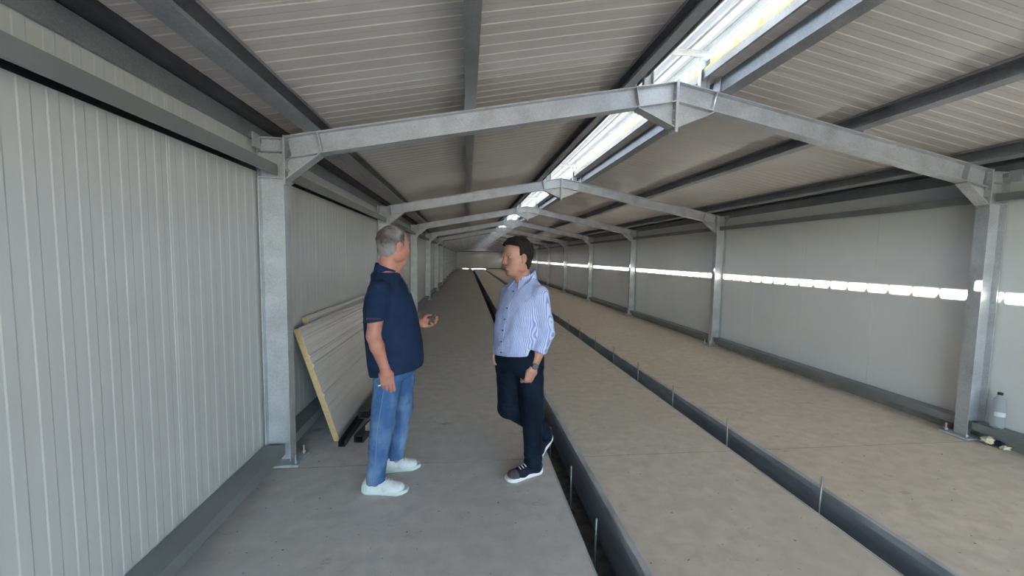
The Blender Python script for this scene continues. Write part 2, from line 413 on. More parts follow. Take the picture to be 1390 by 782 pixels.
post = MB().sheet([(-.035, -.02), (-.035, .02), (.035, .02), (.035, -.02)], .004, 0, .255, 'z').mesh('ridge_post')
cross = MB().box(1.40, 1.90, -.035, .035, 3.262, 3.268).box(1.40, 1.90, -.035, -.030, 3.215, 3.262).mesh('ridge_crossbar')
cleat = MB().box(-.004, .004, -.06, .02, 0, .13).box(-.045, .004, -.06, .02, 0, .006).mesh('ridge_cleat')
bolt = MB().tube([(-.014, 0, 0), (.022, 0, 0)], .006, 6).tube([(.006, 0, 0), (.014, 0, 0)], .012, 6).mesh('bolt')
anchor = MB().tube([(0, 0, 0), (0, 0, .075)], .008, 8).tube([(0, 0, .016), (0, 0, .030)], .016, 6).mesh('anchor_bolt')
FLAB = ['galvanised steel portal frame nearest the camera, spanning the whole width', 'galvanised portal frame just behind the two men, second from the camera']
def frame(k):
    y = Y1 + k*BAY
    i = k if k >= 0 else None
    lab = ('galvanised steel portal frame nearest the camera, its full span in view' if k == 0 else
           'galvanised portal frame just beyond the two men, second from the camera' if k == 1 else
           'galvanised portal frame standing against the far end wall' if k == NF-1 else
           'galvanised portal frame at the open end behind the camera' if k < 0 else f'{ORD[k]} galvanised steel portal frame counted from the camera end')
    t = thing('portal_frame', lab, 'steel frame', (XM, y, 0), 'portal frames along the hall')
    def P(name, me, m=M['galv'], off=(0, 0, 0), par=None):
        o = obj(name, me, m, par or t); base = Vector((-XM, 0, 0)) if par is None else Vector((0, 0, 0)); o.location = base + Vector(off); return o
    for cm, bm_, km, s in ((col_l, bp_l, kp_l, 1), (col_r, bp_l2, kp_r, -1)):
        f = (lambda x: x) if s > 0 else mir
        P('column', cm); b = P('base_plate', bm_); P('connection_plate', km)
        if -1 <= k < 5:
            for dx, dy in ((XL+.045, -.08), (XL+.045, .08), (XL-.19, -.08), (XL-.19, .08)):
                P('anchor_bolt', anchor, M['bolt'], (f(dx), dy, .02), b)
        if 0 <= k < 4:
            for z in (2.125, 2.205, 2.285, 2.36, 2.42):
                for dy in (-.032, .032):
                    o = P('bolt', bolt, M['bolt'], (f(XL+.014), dy, z)); o.rotation_euler = (0, 0, 0 if s > 0 else math.pi)
    P('rafter', raf_l); P('rafter', raf_r); P('ridge_plate', ap)
    if 0 <= k < 4:
        for z in (2.65, 2.72, 2.79, 2.86, 2.93):
            for dy in (-.032, .032): P('bolt', bolt, M['bolt'], (XM-.012, dy, z))
    P('ridge_post', post, M['galv'], (1.42, 0, roof(1.42)))
    o = P('ridge_post', post, M['galv'], (1.89, 0, roof(1.89)))
    P('ridge_crossbar', cross)
    P('ridge_cleat', cleat, M['galv'], (1.30, 0, roof(1.30)))
    o = P('ridge_cleat', cleat, M['galv'], (mir(1.30), 0, roof(1.30))); o.scale = (-1, 1, 1)
for k in range(0, NF): frame(k)
frame(-1)
# ------------------------------------------------------------------ organic shapes: smooth unions of tapered limbs on a grid, meshed as one surface
V3 = lambda *a: np.array(a, float)
def nrm(v): v = np.array(v, float); return v/np.linalg.norm(v)
_rng = np.random.RandomState(3); _LAT = _rng.rand(32, 32, 32).astype(np.float32)
def vnoise(x, y, z):
    xi, yi, zi = np.floor(x).astype(int), np.floor(y).astype(int), np.floor(z).astype(int)
    fx, fy, fz = x-xi, y-yi, z-zi; fx, fy, fz = [t*t*(3-2*t) for t in (fx, fy, fz)]
    g = lambda a, b, c: _LAT[(xi+a) & 31, (yi+b) & 31, (zi+c) & 31]
    l = lambda a, b, t: a+(b-a)*t
    return l(l(l(g(0,0,0), g(1,0,0), fx), l(g(0,1,0), g(1,1,0), fx), fy), l(l(g(0,0,1), g(1,0,1), fx), l(g(0,1,1), g(1,1,1), fx), fy), fz)*2-1
class SDF:
    def __init__(s, lo, hi, h):
        s.lo = np.array(lo, float); s.h = h; s.n = np.ceil((np.array(hi)-s.lo)/h).astype(int)+1
        s.d = np.full(s.n, .05, np.float32)
    def _win(s, lo, hi, pad):
        a = np.maximum(np.floor((np.array(lo)-pad-s.lo)/s.h).astype(int), 0); b = np.minimum(np.ceil((np.array(hi)+pad-s.lo)/s.h).astype(int)+1, s.n)
        sl = tuple(slice(a[i], max(b[i], a[i])) for i in range(3))
        ax = [(s.lo[i]+np.arange(a[i], max(b[i], a[i]))*s.h).astype(np.float32) for i in range(3)]
        return sl, ax[0][:, None, None], ax[1][None, :, None], ax[2][None, None, :]
    def _put(s, sl, d, k, sub=False):
        c = s.d[sl]
        if sub: d = -d; hh = np.clip(.5-.5*(c-d)/k, 0, 1); s.d[sl] = c+(d-c)*hh+k*hh*(1-hh) if k > 0 else np.maximum(c, d)
        else: hh = np.clip(.5+.5*(d-c)/k, 0, 1); s.d[sl] = d+(c-d)*hh-k*hh*(1-hh)
    def cone(s, p0, p1, r0, r1, k=.012, w=None, q=1.0, sub=False):
        p0, p1 = np.array(p0, float), np.array(p1, float); R = max(r0, r1)*max(q, 1)
        sl, X, Y, Z = s._win(np.minimum(p0, p1)-R, np.maximum(p0, p1)+R, .03+k)
        ax = p1-p0; px, py, pz = X-p0[0], Y-p0[1], Z-p0[2]
        if w is not None:
            w = nrm(w); c = 1-1/q; t = px*w[0]+py*w[1]+pz*w[2]; px, py, pz = px-c*t*w[0], py-c*t*w[1], pz-c*t*w[2]; ax = ax-c*(ax@w)*w
        L2 = max(ax@ax, 1e-9); t = np.clip((px*ax[0]+py*ax[1]+pz*ax[2])/L2, 0, 1)
        d = np.sqrt((px-t*ax[0])**2+(py-t*ax[1])**2+(pz-t*ax[2])**2)-(r0+(r1-r0)*t)
        s._put(sl, d, k, sub); return s
    def chain(s, pts, rs, **kw):
        for i in range(len(pts)-1): s.cone(pts[i], pts[i+1], rs[i], rs[i+1], **kw)
        return s
    def ell(s, c, r, F=None, k=.012, sub=False, cut=None):
        c = np.array(c, float); r = np.array(r, float); F = np.eye(3) if F is None else F    # rows: axes
        R = r.max(); sl, X, Y, Z = s._win(c-R, c+R, .03+k); px, py, pz = X-c[0], Y-c[1], Z-c[2]
        q = [px*F[i][0]+py*F[i][1]+pz*F[i][2] for i in range(3)]
        k0 = np.sqrt(sum((q[i]/r[i])**2 for i in range(3)))+1e-6; k1 = np.sqrt(sum((q[i]/r[i]**2)**2 for i in range(3)))+1e-6
        d = k0*(k0-1)/k1
        if cut: d = np.maximum(d, cut(q))
        s._put(sl, d, k, sub); return s
    def stack(s, rows, f, k=.02, p=2.4, zlo=None, zhi=None, nz=None):
        """rows: (z, cx, cy, half depth along f, half width across)"""
        rows = np.array(sorted(rows)); f = nrm([f[0], f[1]]); R = rows[:, 3:].max()
        lo = [rows[:, 1].min()-R, rows[:, 2].min()-R, rows[0, 0]]; hi = [rows[:, 1].max()+R, rows[:, 2].max()+R, rows[-1, 0]]
        sl, X, Y, Z = s._win(lo, hi, .03+k)
        I = [np.interp(Z, rows[:, 0], rows[:, i]) for i in range(1, 5)]
        dx, dy = X-I[0], Y-I[1]; a = dx*f[0]+dy*f[1]; b = -dx*f[1]+dy*f[0]
        kk = (np.abs(a/I[2])**p+np.abs(b/I[3])**p+1e-9)**(1/p)
        d = (kk-1)*np.minimum(I[2], I[3])
        if nz: d = d+nz(X, Y, Z)
        d = np.maximum(d, np.maximum(rows[0, 0]-Z, Z-rows[-1, 0])); s._put(sl, d, k); return s
    def noise(s, amp, fx, fy, fz, seed=0):
        sl, X, Y, Z = s._win(s.lo, s.lo+s.n*s.h, 0)
        m = np.abs(s.d) < .03; i = np.nonzero(m)
        x, y, z = X[i[0], 0, 0], Y[0, i[1], 0], Z[0, 0, i[2]]
        A = amp(x, y, z) if callable(amp) else amp
        s.d[i] += (A*(vnoise(x*fx+seed, y*fy+seed, z*fz)+.5*vnoise(x*fx*2.1, y*fy*2.1+seed, z*fz*2.1+7))).astype(np.float32); return s
    def union(s, o, k=.02):
        hh = np.clip(.5+.5*(o.d-s.d)/k, 0, 1); s.d = (o.d+(s.d-o.d)*hh-k*hh*(1-hh)).astype(np.float32); return s
    def like(s):
        o = SDF.__new__(SDF); o.lo, o.h, o.n = s.lo, s.h, s.n; o.d = np.full(s.n, .05, np.float32); return o
    def cut(s, n, p, soft=0):
        """remove everything on the side n points to, beyond p"""
        n = nrm(n); sl, X, Y, Z = s._win(s.lo, s.lo+s.n*s.h, 0)
        s.d = np.maximum(s.d, (X-p[0])*n[0]+(Y-p[1])*n[1]+(Z-p[2])*n[2]).astype(np.float32); return s
    def mesh(s, name):
        d = s.d.copy(); d[0], d[-1] = .05, .05; d[:, 0], d[:, -1] = .05, .05; d[:, :, 0], d[:, :, -1] = .05, .05
        ins = d < 0; nx, ny, nz = d.shape
        cnt = np.zeros((nx-1, ny-1, nz-1), np.int8)
        for a in (0, 1):
            for b in (0, 1):
                for c in (0, 1): cnt += ins[a:nx-1+a, b:ny-1+b, c:nz-1+c]
        act = (cnt > 0) & (cnt < 8); idx = np.full(act.shape, -1, np.int64); A = np.array(np.nonzero(act)).T; idx[act] = np.arange(len(A))
        acc = np.zeros((len(A), 3)); w = np.zeros(len(A)); cor = [(a, b, c) for a in (0, 1) for b in (0, 1) for c in (0, 1)]
        for p in cor:
            for ax in range(3):
                if p[ax]: continue
                q = list(p); q[ax] = 1
                dp = d[A[:, 0]+p[0], A[:, 1]+p[1], A[:, 2]+p[2]]; dq = d[A[:, 0]+q[0], A[:, 1]+q[1], A[:, 2]+q[2]]
                m = (dp < 0) != (dq < 0); t = np.where(m, dp/np.where(m, dp-dq, 1), 0)
                pt = np.array(p, float)[None]+t[:, None]*(np.arange(3) == ax)[None]
                acc[m] += pt[m]; w[m] += 1
        v = (A+acc/w[:, None])*s.h+s.lo; quads = []
        for ax in range(3):
            o = [i for i in range(3) if i != ax]; sl0 = [slice(None)]*3; sl1 = [slice(None)]*3; sl0[ax] = slice(0, -1); sl1[ax] = slice(1, None)
            P, Q = ins[tuple(sl0)], ins[tuple(sl1)]; E_ = np.array(np.nonzero(P != Q)).T; pin = P[tuple(E_.T)]
            e = [np.eye(3, dtype=int)[i] for i in o]
            f4 = [E_-e[0]-e[1], E_-e[1], E_, E_-e[0]]; f4 = np.stack([idx[tuple(c.T)] for c in f4], 1)
            fl = pin if ax != 1 else ~pin; f4[~fl] = f4[~fl][:, ::-1]; quads.append(f4)
        F4 = np.concatenate(quads).astype(np.int32)
        me = bpy.data.meshes.new(name); me.vertices.add(len(v)); me.vertices.foreach_set('co', v.astype(np.float32).ravel())
        me.loops.add(F4.size); me.loops.foreach_set('vertex_index', F4.ravel()); me.polygons.add(len(F4))
        me.polygons.foreach_set('loop_start', np.arange(0, F4.size, 4, dtype=np.int32)); me.polygons.foreach_set('use_smooth', np.ones(len(F4), bool))
        me.update(calc_edges=True); me.validate(); return me
def organic(name, sd, m, parent, origin=(0, 0, 0), smooth=2):
    me = sd.mesh(name); o = obj(name, me, m, parent)
    me.transform(Matrix.Translation(-Vector(origin)))
    if smooth:
        md = o.modifiers.new('smooth', 'SMOOTH'); md.factor = .5; md.iterations = smooth
    return o

# cloth, skin, hair
def skin(name, a, b):
    m = mat(name, a, .48, 0, var=(b, 16, 4, .35, .7), bump=(140, .15, .001)); n = m.node_tree.nodes['Principled BSDF']
    n.inputs['Subsurface Weight'].default_value = .12; n.inputs['Subsurface Radius'].default_value = (.012, .005, .003); return m
M['skin1'] = skin('ruddy_skin', (.42, .175, .125), (.54, .25, .185)); M['skin2'] = skin('tanned_skin', (.38, .175, .125), (.50, .26, .19))
M['navy'] = mat('navy_pique', (.009, .021, .058), .85, 0, var=((.013, .029, .075), 12, 3, .3, .7), bump=(11, .6, .02, (1, 1, 1.3)), spec=.25)
M['denim1'] = mat('faded_blue_denim', (.055, .125, .28), .85, 0, var=((.24, .36, .54), 4.5, 5, .44, .68, (1, 1, .45)), bump=(13, .8, .022, (1, 1, 1.7)), spec=.2)
M['denim2'] = mat('dark_denim', (.004, .008, .018), .85, 0, var=((.009, .018, .034), 8, 4, .4, .75, (1, 1, .5)), bump=(13, .8, .022, (1, 1, 1.9)), spec=.2)
M['white'] = mat('white_knit', (.72, .74, .74), .7, 0, var=((.60, .63, .64), 45, 3, .4, .7), bump=(120, .3, .002))
M['sole1'] = mat('pale_green_sole', (.62, .70, .66), .5)
M['sole2'] = mat('white_sole', (.78, .78, .78), .5)
M['suede'] = mat('navy_suede', (.012, .012, .026), .9, 0, var=((.022, .02, .038), 20, 3, .3, .7), spec=.2)
M['mudguard'] = mat('brown_grey_suede', (.10, .085, .085), .9, 0, spec=.2)
M['lace'] = mat('white_lace', (.75, .75, .72), .8)
M['eye'] = mat('eye_white', (.62, .58, .55), .2); M['iris'] = mat('dark_iris', (.03, .018, .012), .15)
M['lipc'] = mat('lip_skin', (.42, .17, .14), .5)
M['hair1'] = mat('salt_and_pepper_hair', (.085, .065, .062), .8, 0, var=((.30, .28, .28), 13, 6, .45, .75, (1, 1, .7)), bump=(170, .4, .003, (1, 1, .35)), spec=.3)
M['hair1g'] = mat('light_grey_hair', (.22, .21, .21), .8, 0, var=((.42, .41, .41), 17, 6, .38, .66, (1, 1, .7)), bump=(170, .4, .003, (1, 1, .35)), spec=.3)
M['hair2'] = mat('black_hair', (.007, .005, .005), .65, 0, var=((.018, .014, .012), 40, 4, .4, .6, (1, 1, .4)), bump=(150, .5, .003, (1, 1, .35)), spec=.3)
def grey_sides(m, light, z0, z1):
    """the hair itself is lighter on the sides and nape than on the crown"""
    nt = m.node_tree; b = nt.nodes['Principled BSDF']; old = b.inputs['Base Color'].links[0].from_socket
    tc = nt.nodes.new('ShaderNodeTexCoord'); sp = nt.nodes.new('ShaderNodeSeparateXYZ'); n = nt.nodes.new('ShaderNodeTexNoise'); n.inputs['Scale'].default_value = 28; n.inputs['Detail'].default_value = 5
    ad = nt.nodes.new('ShaderNodeMath'); ad.operation = 'MULTIPLY_ADD'; ad.inputs[1].default_value = .09
    mr = nt.nodes.new('ShaderNodeMapRange'); mr.inputs[1].default_value = z1+.045; mr.inputs[2].default_value = z0+.045; mx = nt.nodes.new('ShaderNodeMix'); mx.data_type = 'RGBA'; mx.inputs[7].default_value = (*light, 1)
    L = nt.links.new; L(tc.outputs['Object'], sp.inputs[0]); L(tc.outputs['Object'], n.inputs['Vector']); L(n.outputs['Fac'], ad.inputs[0]); L(sp.outputs['Z'], ad.inputs[2])
    L(ad.outputs[0], mr.inputs[0]); L(mr.outputs[0], mx.inputs[0]); L(old, mx.inputs[6]); L(mx.outputs[2], b.inputs['Base Color'])
grey_sides(M['hair1'], (.25, .24, .24), 1.655, 1.70)
def striped(name, axis):
    m = mat(name, (.5, .58, .82), .8, 0, bump=(14, .8, .022), spec=.2); nt = m.node_tree; b = nt.nodes['Principled BSDF']
    tc = nt.nodes.new('ShaderNodeTexCoord'); vm = nt.nodes.new('ShaderNodeVectorMath'); vm.operation = 'DOT_PRODUCT'; vm.inputs[1].default_value = axis
    mu = nt.nodes.new('ShaderNodeMath'); mu.operation = 'MULTIPLY'; mu.inputs[1].default_value = 2*math.pi/.0075
    sn = nt.nodes.new('ShaderNodeMath'); sn.operation = 'SINE'; cr = nt.nodes.new('ShaderNodeValToRGB')
    mr = nt.nodes.new('ShaderNodeMapRange'); mr.inputs[1].default_value = -1; mr.inputs[2].default_value = 1
    cr.color_ramp.elements[0].position = .25; cr.color_ramp.elements[1].position = .6
    cr.color_ramp.elements[0].color = (.25, .31, .58, 1); cr.color_ramp.elements[1].color = (.52, .58, .82, 1)
    for a, c in ((tc.outputs['Object'], vm.inputs[0]), (vm.outputs['Value'], mu.inputs[0]), (mu.outputs[0], sn.inputs[0]), (sn.outputs[0], mr.inputs[0]), (mr.outputs[0], cr.inputs[0]), (cr.outputs[0], b.inputs['Base Color'])): nt.links.new(a, c)
    return m

def head_frame(fwd, tilt=0, roll=0):
    f = nrm(fwd); s = nrm(np.cross([0, 0, 1], f)); u = np.cross(f, s)        # s: the person's left
    f, u = f*math.cos(tilt)-u*math.sin(tilt), u*math.cos(tilt)+f*math.sin(tilt)
    s, u = s*math.cos(roll)+u*math.sin(roll), u*math.cos(roll)-s*math.sin(roll)
    return np.array([f, s, u])
HS = 1.0                                # head size of the figure being built
def add_head(B, c, F, fat=1.0, nose=1.0):
    g = HS
    P = lambda a, b, d: c+(F[0]*a+F[1]*b+F[2]*d)*g
    E = lambda p, r, **kw: B.ell(P(*p), tuple(x*g for x in r), F, **kw)
    E((-.012, 0, .028), (.098, .076, .090), k=.004); E((.022, 0, -.035), (.073, .063*fat, .082), k=.02)
    E((.058, 0, -.098), (.030, .032*fat, .022), k=.018)
    for q in (-1, 1):
        E((.000, .052*q*fat, -.070), (.032, .018, .028), k=.02); E((.066, .036*q*fat, -.030), (.022, .022, .026), k=.014)
    E((.080, 0, .025), (.017, .050, .011), k=.012)
    for q in (-1, 1): E((.097, .031*q, .005), (.012, .017, .009), k=.010, sub=True)
    B.cone(P(.088, 0, .012), P(.088+.017*nose, 0, -.024), .008*g, .0115*g, k=.010)
    for q in (-1, 1): E((.097, .011*q, -.029), (.010, .008, .008), k=.006)
    E((.090, 0, -.057), (.010, .024, .005), k=.005); E((.088, 0, -.067), (.010, .021, .006), k=.005)
    E((.101, 0, -.0615), (.008, .024, .0022), k=.003, sub=True)
    for q in (-1, 1):
        E((-.008, .076*q, -.008), (.020, .009, .033), k=.004); E((-.004, .086*q, -.006), (.009, .006, .018), k=.004, sub=True)
        E((.002, .073*q, -.034), (.009, .007, .011), k=.004)
    return P
def hair_shell(c, F, m, parent, name, inflate, front, back=.010, side_x=.018, nape=-.085, burn=-.03, seed=0, amp=.003, part='all', split=.04):
    H = SDF(c-.16, c+.16, .004); P = lambda a, b, d: c+F[0]*a+F[1]*b+F[2]*d
    sl, X, Y, Z = H._win(c-.16, c+.16, 0); px, py, pz = X-c[0], Y-c[1], Z-c[2]
    q = [(px*F[i][0]+py*F[i][1]+pz*F[i][2])/HS for i in range(3)]
    r = np.array([.098, .076, .090])+inflate; k0 = np.sqrt(((q[0]+.012)/r[0])**2+(q[1]/r[1])**2+((q[2]-.028)/r[2])**2)
    d = (k0-1)*.088
    lo = np.sqrt(((q[0]+.02)/(.070+inflate))**2+(q[1]/(.064+inflate*.6))**2+((q[2]+.03)/.075)**2)     # nape fullness
    d = np.minimum(d, (lo-1)*.066)
    reg = np.minimum(front-q[2]-.35*np.clip(-q[0], -.1, .02), np.maximum(q[0]-side_x, burn-q[2]))
    reg = np.minimum(reg, np.maximum(q[0]+.030, nape-q[2]))
    ear = np.sqrt(((q[0]-.0)/.026)**2+((q[2]+.012)/.034)**2); reg = np.maximum(reg, np.where(np.abs(q[1]) > .05, (1-ear)*.03, -1))
    if part == 'top': reg = np.maximum(reg, split-q[2]-.25*np.clip(-q[0], 0, .1))
    if part == 'side': reg = np.maximum(reg, q[2]-split-.004)
    d = np.maximum(d, reg+0*d)
    d = d+amp*vnoise(q[0]*90+seed, q[1]*90+seed, q[2]*60)+amp*1.2*vnoise(q[0]*35, q[1]*35+seed, q[2]*35)
    H.d[sl] = d.astype(np.float32)
    return organic(name, H, m, parent, smooth=1)
def eyes(P, F, parent, brow_m, lid_m, brow_r=.0045):
    for q in (-1, 1):
        e = MB(); c = Vector(P(.0770, .031*q, .004)); n = 12
        vs_ = []; fs = []
        for i in range(n+1):
            th = math.pi*i/n
            for j in range(n): ph = 2*math.pi*j/n; vs_.append(c+Vector((math.sin(th)*math.cos(ph), math.sin(th)*math.sin(ph), math.cos(th)))*.0118*HS)
        for i in range(n):
            for j in range(n): fs.append((i*n+j, i*n+(j+1) % n, (i+1)*n+(j+1) % n, (i+1)*n+j))
        e.add(vs_, fs); o = obj('eye', e.mesh('eye', True), M['eye'], parent)
        ib = MB(); g = Vector(F[0])
        ib.tube([c+g*.0095*HS, c+g*.0124*HS], [.0065, .005], 10); obj('iris', ib, M['iris'], o)
        b = MB(); b.tube([P(.0985, .013*q, .024), P(.0985, .026*q, .028), P(.093, .040*q, .028), P(.082, .051*q, .023)], [brow_r*.8, brow_r, brow_r*.9, brow_r*.4], 8)
        obj('eyebrow', b, brow_m, parent)
    lb = MB(); lb.tube([P(.083, -.023, -.0625), P(.0925, -.012, -.061), P(.0955, 0, -.0618), P(.0925, .012, -.061), P(.083, .023, -.0625)], [.0015, .0038, .0042, .0038, .0015], 8)
    obj('lips', lb.mesh('lips', True), M['lipc'], parent)
def hand(B, wrist, pdir, pnorm, side, curls, L=1.0, thumb=None, spread=.0):
    """pdir: wrist to knuckles; pnorm: out of the palm; side: across the palm towards the thumb; curls: bend (rad) at each knuckle per finger"""
    d, n, s = nrm(pdir), nrm(pnorm), nrm(side); w = np.array(wrist, float); G = L
    kn = w+d*.085*L
    B.cone(w-d*.01, w+d*.02, .024, .026*G, k=.012, w=s, q=1.25)
    B.cone(w+d*.03, w+d*.072*L, .0175*G, .0145*G, k=.014, w=s, q=2.4)
    B.cone(w+d*.02+s*.018, w+d*.055+s*.026+n*.006, .015, .014, k=.012)           # ball of the thumb
    lens = [(.043, .026, .020), (.047, .030, .021), (.044, .028, .020), (.034, .021, .018)]
    for i in range(4):
        o = s*(.029-.0195*i)*G; p = kn+o-d*(.003*(i == 0)+.011*(i == 3)); a = 0; r = (.0092-.0008*(i == 3))*G; pts = [p-d*.02, p]; 
        cu = curls[i] if isinstance(curls[0], (list, tuple)) else curls
        for j in range(3):
            a += cu[j]; dd = d*math.cos(a)+n*math.sin(a)+s*spread*(1.5-i); pts.append(pts[-1]+nrm(dd)*lens[i][j]*L)
        B.chain(pts, [r, r*1.05, r, r*.92, r*.78], k=.004)
    th = thumb if thumb is not None else [s*.8+d*.6+n*.3, d*.9+s*.1+n*.4, d+n*.5]
    p = w+d*.022+s*.028+n*.004; pts = [p]
    for j, l in enumerate((.036, .030, .024)): pts.append(pts[-1]+nrm(th[j])*l*L)
    B.chain(pts, [.013, .0115, .0105, .0085], k=.006)
def shoe(parent, heel, toe, up_m, sole_m, guard_m=None, W=.052, lift=0, label=None, collar_dir=None):
    """built along its own length, heel at the origin, then placed from heel to toe"""
    L = .30
    U = SDF((-.02, -.08, -.01), (.33, .08, .15), .004)
    U.ell((.046, 0, .050), (.053, .040, .054), k=.004); U.cone((.05, 0, .040), (.17, 0, .038), .040, .036, k=.02, w=(0, 1, 0), q=1.08)
    U.cone((.17, 0, .038), (.243, 0, .032), .038, .034, k=.02, w=(0, 1, 0), q=1.32); U.cone((.055, 0, .05), (.062, 0, .098), .038, .037, k=.02)
    U.cone((.10, 0, .072), (.18, 0, .052), .028, .022, k=.02); U.cut((0, 0, -1), (0, 0, .012)); U.cut((-.25, 0, 1), (.06, 0, .104))
    So = SDF((-.03, -.08, -.01), (.34, .08, .08), .004)
    sl, X, Y, Z = So._win((-.03, -.08, -.01), (.34, .08, .08), 0)
    cx = np.interp(X, (0, .08, .16, .24, .31), (0, 0, -.002, .0, .004)); hw = np.interp(X, (-.014, -.010, .0, .02, .05, .10, .15, .20, .24, .27, .285, .296, .303, .306), (.0, .014, .026, .036, .040, .039, .041, .047, W*.97, W*.88, W*.74, W*.54, W*.3, .0))
    hgt = np.interp(X, (0, .06, .15, .25, .315), (.050, .044, .032, .028, .032)); bot = np.interp(X, (-.012, .02, .24, .315), (.010, 0, 0, .012))
    So.d[sl] = np.maximum(np.maximum(np.maximum(np.abs(Y-cx)-hw-.003*(Z < .02), Z-hgt), bot-Z), np.maximum(X-.303, -.012-X)+0*Z).astype(np.float32)
    h, t_ = np.array(heel, float), np.array(toe, float); f = nrm(t_-h); s = nrm(np.cross([0, 0, 1], f)); u = np.cross(f, s)
    m = Matrix(((f[0], s[0], u[0], h[0]), (f[1], s[1], u[1], h[1]), (f[2], s[2], u[2], h[2]), (0, 0, 0, 1)))
    o = organic('shoe', U, up_m, parent); o.matrix_world = m
    a = organic('sole', So, sole_m, o, smooth=2)
    lc = MB()
    for i in range(5):
        x = .108+.021*i; z = .107-.30*(x-.108)
        lc.tube([(x-.006, -.024, z-.012), (x, -.010, z+.002), (x+.002, .010, z+.002), (x-.006, .024, z-.012)], .003, 6)
    lc.tube([(.10, 0, .108), (.085, -.022, .112), (.10, -.03, .095)], .0025, 6); lc.tube([(.10, 0, .108), (.088, .022, .112), (.105, .03, .093)], .0025, 6)
    obj('laces', lc.mesh('laces', True), M['lace'], o)
    if guard_m:
        G = SDF((-.02, -.08, -.01), (.33, .08, .15), .004); G.cone((.20, 0, .036), (.245, 0, .031), .039, .036, k=.01, w=(0, 1, 0), q=1.32)
        G.ell((.044, 0, .050), (.055, .042, .046), k=.004)
        sl, X, Y, Z = G._win((-.02, -.08, -.01), (.33, .08, .15), 0)
        G.d = np.maximum(G.d, np.maximum(np.minimum(.215-X, X-.035), .0+.018-Z)).astype(np.float32)
        obj('toe_guard', G.mesh('toe_guard'), guard_m, o)
    return o

